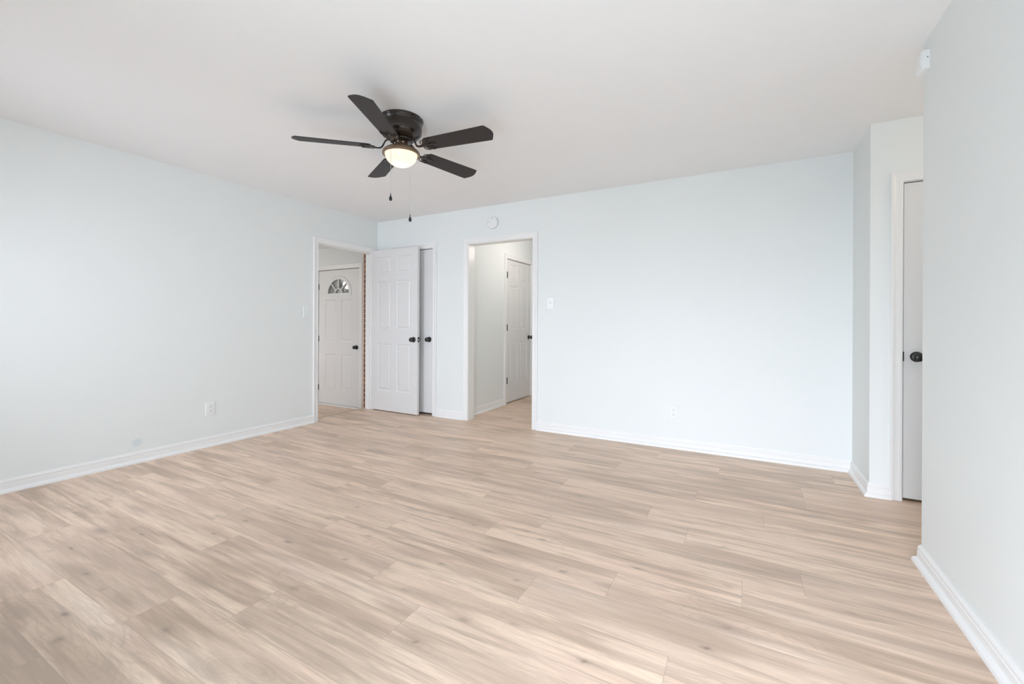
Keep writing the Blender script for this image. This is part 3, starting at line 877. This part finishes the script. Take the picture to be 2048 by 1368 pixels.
a, b, c, d_ = WF  # unseen foyer window, added to carry the door's extra light
bm = bm_new()
jamb_into(bm, 'x', 1.4, 1.5, a, b, d_, c, 0.0001)
for q in ((a, a + 0.05), (b - 0.05, b)): box(bm, q[0], q[1], 1.42, 1.46, c, d_)
for q in ((c, c + 0.05), (d_ - 0.05, d_), ((c + d_) / 2 - 0.018, (c + d_) / 2 + 0.018)): box(bm, a, b, 1.42, 1.46, q[0], q[1])
casing_into(bm, (0, 1.5, 0), (1, 0, 0), (0, 1, 0), a, b, d_, c)
w_ = struct('window_3', bm, M_trim)  # unseen foyer window, added to light the front door
bm = bm_new(); bm.faces.new([bm.verts.new(p) for p in ((a, 1.44, c), (b, 1.44, c), (b, 1.44, d_), (a, 1.44, d_))])
link('window_pane', bm, M_glass, w_)

# ---------------------------------------------------------------- ceiling fan
fan = empty('ceiling_fan', (-1.964, 2.100, 2.44))
tag(fan, 'dark bronze five-blade ceiling fan with a lit frosted glass bowl, mounted flush on the ceiling', 'ceiling fan')
bm = bm_new()
lathe(bm, [(0, 0), (.138, 0), (.140, -.004), (.140, -.012), (.136, -.016), (.134, -.019), (.134, -.026), (.130, -.030), (.129, -.036),
           (.131, -.040), (.132, -.060), (.131, -.080), (.127, -.096), (.118, -.108), (.100, -.120), (.086, -.128), (.078, -.131), (0, -.131)], 72)
housing = link('motor_housing', bm, M_bronze, fan, smooth=True)
for a_ in (118, 130, 250, 10):
    bm = bm_new(); a = math.radians(a_)
    lathe(bm, [(0, -.003), (.004, -.003), (.004, .001), (.002, .003), (0, .003)], 10,
          Matrix.Translation((.1405 * math.cos(a), .1405 * math.sin(a), -.008)) @ Matrix.Rotation(a, 4, 'Z') @ Matrix.Rotation(PI / 2, 4, 'Y'))
    link('screw', bm, M_steel, housing, smooth=True)
bm = bm_new()
lathe(bm, [(0, -.129), (.074, -.129), (.076, -.134), (.074, -.142), (.066, -.146), (0, -.146)], 48)
link('flywheel', bm, M_bronze, fan, smooth=True)
bm = bm_new()
lathe(bm, [(0, -.144), (.040, -.144), (.041, -.158), (.047, -.166), (.058, -.174), (.080, -.187), (.100, -.197), (.112, -.205),
           (.117, -.213), (.1195, -.219), (.119, -.228), (.1165, -.231), (.108, -.231), (.107, -.226), (.030, -.216), (0, -.216)], 72)
pan = link('light_fitter', bm, M_pan, fan, smooth=True)
for a_, r_, z_ in ((-75, .0435, -.154), (-30, .0435, -.156), (-120, .0435, -.158)):
    bm = bm_new(); a = math.radians(a_)
    lathe(bm, [(0, -.002), (.005, -.002), (.005, .002), (.0025, .0045), (0, .0045)], 10,
          Matrix.Translation((r_ * math.cos(a) * .95, r_ * math.sin(a) * .95, z_)) @ Matrix.Rotation(a, 4, 'Z') @ Matrix.Rotation(PI / 2, 4, 'Y'))
    link('screw', bm, M_steel, pan, smooth=True)
bm = bm_new()
prof = [(.102, -.222)] + [(.102 * math.cos(t * PI / 2 / 14), -.226 - .080 * math.sin(t * PI / 2 / 14)) for t in range(15)]
prof[-1] = (0, prof[-1][1])
lathe(bm, prof, 72)
link('glass_bowl', bm, M_bowl, fan, smooth=True)
point('fan_bulb', (-1.964, 2.100, 2.44 - .266), 0.14, (1.0, 0.80, 0.60), 0.02)


def blade_bm():
    """blade along +x from the hub, lying in z=0, pitched afterwards"""
    out = []
    r0, r1, hw0, hw1 = .185, .622, .057, .0685
    top = []
    # outline (x, y) counter-clockwise
    def arc(cx, cy, r, a0, a1, n): return [(cx + r * math.cos(math.radians(a0 + (a1 - a0) * i / n)), cy + r * math.sin(math.radians(a0 + (a1 - a0) * i / n))) for i in range(n + 1)]
    out += arc(r0 + .030, -hw0 + .030, .030, 180, 270, 6)
    out += arc(r1 - .006, -hw1 + .012, .012, 270, 330, 4)
    for i in range(1, 8):
        t = i / 8; y = (-hw1 + .010) + t * 2 * (hw1 - .010)
        out.append((r1 + .006 + .024 * math.sin(PI * t), y))
    out += arc(r1 - .006, hw1 - .012, .012, 30, 90, 4)
    out += arc(r0 + .030, hw0 - .030, .030, 90, 180, 6)
    bm = bm_new()
    A = [bm.verts.new((x, y, -.003)) for x, y in out]; B = [bm.verts.new((x, y, .003)) for x, y in out]
    bm.faces.new(A[::-1]); bm.faces.new(B)
    for k in range(len(A)): bm.faces.new((A[k], A[(k + 1) % len(A)], B[(k + 1) % len(A)], B[k]))
    return bm


def iron_bm():
    """blade iron: S-curved arm from the flywheel and a scrolled plate under the blade root"""
    bm = bm_new()
    # in fan frame before pitch: z relative to blade plane (blade plane at -0.187 below ceiling)
    arm = [(.060, 0, .050), (.080, 0, .048), (.098, 0, .038), (.108, 0, .020), (.118, 0, .002), (.134, 0, -.008), (.152, 0, -.009), (.172, 0, -.007), (.20, 0, -.006)]
    wid = [.012, .012, .010, .009, .008, .008, .010, .016, .014]
    sp, sw = [], []
    for i in range(len(arm) - 1):      # smooth the arm through its stations
        P = [Vector(arm[max(i - 1, 0)]), Vector(arm[i]), Vector(arm[i + 1]), Vector(arm[min(i + 2, len(arm) - 1)])]
        for k in range(5):
            t = k / 5
            sp.append(0.5 * ((2 * P[1]) + (P[2] - P[0]) * t + (2 * P[0] - 5 * P[1] + 4 * P[2] - P[3]) * t * t + (3 * P[1] - P[0] - 3 * P[2] + P[3]) * t ** 3))
            sw.append(wid[i] * (1 - t) + wid[i + 1] * t)
    arm, ARMW = sp, sw
    tube(bm, arm, ARMW, .0052, 12)
    # leaf plate: two scroll loops and a centre tongue
    for s in (-1, 1):
        pts = []
        for i in range(27):
            t = i / 26; a = math.radians(-20 + 330 * t); r = .026 * (1 - .45 * t)
            pts.append((.196 + r * math.cos(a + PI) * 1.25, s * (.028 + r * math.sin(a) * .9), -.0065))
        tube(bm, pts, .0035, .003, 8)
        # side leaf reaching along the blade
        tube(bm, [(.165, 0, -.007), (.180, s * .018, -.007), (.200, s * .044, -.006), (.225, s * .050, -.006), (.248, s * .046, -.0055)],
             [.007, .008, .009, .006, .002], .003, 8)
    tube(bm, [(.16, 0, -.007), (.20, 0, -.0065), (.235, 0, -.006), (.262, 0, -.005)], [.012, .010, .006, .002], .0035, 10)
    for x, y in ((.205, .028), (.205, -.028), (.232, 0)):
        lathe(bm, [(0, .001), (.007, .001), (.007, -.002), (.004, -.0045), (0, -.005)], 12, Matrix.Translation((x, y, -.006)))
    return bm


blade_mesh = blade_bm(); iron_mesh = iron_bm()
b0 = link('blade', blade_mesh, M_blade, fan, bevel=0.0015)
i0 = link('blade_iron', iron_mesh, M_bronze, b0, smooth=True)
PITCH = math.radians(-12)
BLADE_Z = -0.187
for k in range(5):
    if k == 0: b, ir = b0, i0
    else:
        b = b0.copy(); C.objects.link(b); b.parent = fan
        ir = i0.copy(); C.objects.link(ir); ir.parent = b
    a = math.radians(6.2 - 72 * k)
    b.matrix_local = Matrix.Translation((0, 0, BLADE_Z)) @ Matrix.Rotation(a, 4, 'Z') @ Matrix.Rotation(PITCH, 4, 'X')


def chain(x, y, z0, z1, zp):
    bm = bm_new()
    n = int((z0 - z1) / .0042)
    for i in range(n):
        z = z0 - i * .0042
        lathe(bm, [(0, .0019), (.0014, .0013), (.0019, 0), (.0014, -.0013), (0, -.0019)], 6, Matrix.Translation((x, y, z)))
    tube(bm, [(x, y, z0), (x, y, z1)], .0009, .0009, 5)
    c = link('pull_chain', bm, M_chain, fan, smooth=True)
    bm = bm_new()
    lathe(bm, [(0, z1 + .004), (.0025, z1 + .003), (.003, z1 - .004), (.002, z1 - .008), (.0055, z1 - .016), (.0095, z1 - .026), (.0105, z1 - .033),
               (.0085, z1 - .040), (.004, z1 - .0435), (0, z1 - .044)], 20, Matrix.Translation((x, y, 0)))
    link('pendant', bm, M_black, c, smooth=True)


def fan_off(px, depth_off):
    """offset in the fan frame for a chain seen at column px, depth_off nearer (-) or farther (+)"""
    c_, s_ = math.cos(0.4974), math.sin(0.4974)
    zc = 2.782 + depth_off; xc = (px - 1024) / 857.366 * zc
    # unrolled column approximated
    X = xc * c_ - zc * s_; Y = xc * s_ + zc * c_
    return X + 1.964, Y - 2.100


x1, y1 = fan_off(781.5 - 1.4, -0.095); chain(x1, y1, -.190, -.510, 0)
x2, y2 = fan_off(820.5 - 1.3, 0.075); chain(x2, y2, -.190, -.600, 0)

# ---------------------------------------------------------------- round detector above the cased opening
det = empty('smoke_detector', (-2.472, YB, 2.243)); tag(det, 'round white smoke detector on the back wall above the cased opening', 'smoke detector')
Rm = Matrix.Rotation(PI / 2, 4, 'X')
bm = bm_new(); lathe(bm, [(0, 0), (.069, 0), (.070, .003), (.070, .010), (.066, .012), (.066, .016), (.068, .018), (.067, .028), (.061, .034), (.045, .037), (.020, .038), (0, .038)], 56, Rm)
link('housing', bm, M_plastic, det, smooth=True)
bm = bm_new(); lathe(bm, [(0, .036), (.005, .036), (.005, .0385), (0, .0386)], 12, Matrix.Translation((.004, 0, .040)) @ Rm); link('indicator', bm, M_slot, det)
bm = bm_new(); lathe(bm, [(0, .036), (.004, .036), (.004, .0385), (0, .0386)], 12, Matrix.Translation((-.026, 0, .004)) @ Rm); link('test_button', bm, M_slot, det)


# ---------------------------------------------------------------- switches and outlets (built facing -Y)
def rounded_plate(bm, w, h, t, b=0.004):
    prev = None
    for ins, d in ((0, 0), (0, t * .45), (b * .5, t * .85), (b, t)):
        ring = []
        for sx_, sz_ in ((-1, -1), (1, -1), (1, 1), (-1, 1)):
            ring.append(bm.verts.new((sx_ * (w / 2 - ins), -d, sz_ * (h / 2 - ins))))
        if prev:
            for k in range(4): bm.faces.new((prev[k], prev[(k + 1) % 4], ring[(k + 1) % 4], ring[k]))
        prev = ring
    bm.faces.new(prev)


def switch(name, loc, rz, label, m_, w=.074, h=.120):
    e_ = empty(name, loc, rz); tag(e_, label, 'light switch')
    bm = bm_new(); rounded_plate(bm, w, h, .006); link('switch_plate', bm, m_, e_)
    bm = bm_new(); box(bm, -.005, .005, -.016, -.006, -.004, .010)
    bmesh.ops.rotate(bm, verts=bm.verts, cent=(0, -.006, 0), matrix=Matrix.Rotation(math.radians(-22), 3, 'X')); link('toggle', bm, m_, e_, bevel=.001)
    bm = bm_new(); box(bm, -.0062, .0062, -.0068, -.006, -.013, .013); link('toggle_slot', bm, m_, e_)
    for z in (-.030, .030):
        bm = bm_new(); lathe(bm, [(0, .0055), (.0028, .0055), (.0028, .0068), (0, .0074)], 12, Matrix.Translation((0, 0, z)) @ Rm); link('screw', bm, m_, e_)
    return e_


def outlet(name, loc, rz, label, w=.076, h=.118):
    e_ = empty(name, loc, rz); tag(e_, label, 'outlet')
    bm = bm_new(); rounded_plate(bm, w, h, .006); link('outlet_plate', bm, M_plastic, e_)
    for z in (-.020, .020):
        bm = bm_new(); lathe(bm, [(0, .0055), (.0165, .0055), (.0165, .0075), (.0155, .0082), (0, .0082)], 28, Matrix.Translation((0, 0, z)) @ Rm)
        r_ = link('receptacle', bm, M_plastic, e_)
        bm = bm_new()
        box(bm, -.0075, -.0055, -.0088, -.0080, z - .008, z + .000); box(bm, .0055, .0075, -.0088, -.0080, z - .008, z + .000)
        lathe(bm, [(0, .0080), (.0028, .0080), (.0028, .0088), (0, .0088)], 12, Matrix.Translation((0, 0, z + .0085)) @ Rm)
        link('socket_slot', bm, M_slot, r_)
    return e_


M_wallplate = mat('mint_painted_plate', (0.80, 0.86, 0.86), 0.4)
switch('light_switch', (-1.775, YB, 1.333), 0, 'white toggle light switch on the back wall right of the cased opening', M_plastic)
switch('light_switch', (XL, 3.068, 1.240), PI / 2, 'mint painted light switch on the left wall beside the foyer doorway', M_wallplate)
outlet('wall_outlet', (-0.562, YB, 0.325), 0, 'white duplex outlet low on the back wall under the wide blank stretch')
outlet('wall_outlet', (XL, 2.105, 0.336), PI / 2, 'white duplex outlet low on the left wall above the baseboard')

# ---------------------------------------------------------------- wall sensor high on the near right wall
sen = empty('motion_sensor', (XN, 2.655, 2.336), -PI / 2); tag(sen, 'small white wall sensor high on the end of the near right wall', 'sensor')
# local frame: -Y is out of the wall, +X runs towards world -Y
bm = bm_new()
prev = None
for d_, wx, zt_, zb_ in ((0, .042, .046, -.044), (.022, .042, .046, -.044), (.026, .039, .043, -.041), (.031, .028, .034, -.030)):
    ring = [bm.verts.new((x, -d_, z)) for x, z in ((-wx, zb_ + .005), (-wx + .005, zb_), (wx - .005, zb_), (wx, zb_ + .005), (wx, zt_ - .006), (wx - .006, zt_), (-wx + .006, zt_), (-wx, zt_ - .006))]
    if prev:
        for k in range(8): bm.faces.new((prev[k], prev[(k + 1) % 8], ring[(k + 1) % 8], ring[k]))
    else: bm.faces.new(ring[::-1])
    prev = ring
bm.faces.new(prev)
link('sensor_body', bm, M_plastic, sen, bevel=.001)
bm = bm_new(); box(bm, .0415, .0428, -.009, -.006, .004, .010); link('indicator', bm, M_slot, sen)

# ---------------------------------------------------------------- globe lamp in the foyer (seen mirrored in the fan light)
lamp = empty('globe_lamp', (-7.0, 3.10, 1.87)); tag(lamp, 'bright white globe wall lamp mirrored in the fan shaped door glass', 'wall lamp')
bm = bm_new(); lathe(bm, [(0, 0), (.05, 0), (.05, .015), (.015, .02), (.012, .07), (.03, .075), (.03, .09), (0, .09)], 32, Matrix.Rotation(PI / 2, 4, 'Y')); link('bracket', bm, M_black, lamp, smooth=True)
bm = bm_new(); bmesh.ops.create_uvsphere(bm, u_segments=32, v_segments=16, radius=.085); bmesh.ops.translate(bm, verts=bm.verts, vec=(.165, 0, 0))
link('globe', bm, emit_mat('lamp_globe', (1.0, 0.95, 0.88), 40.0), lamp, smooth=True)
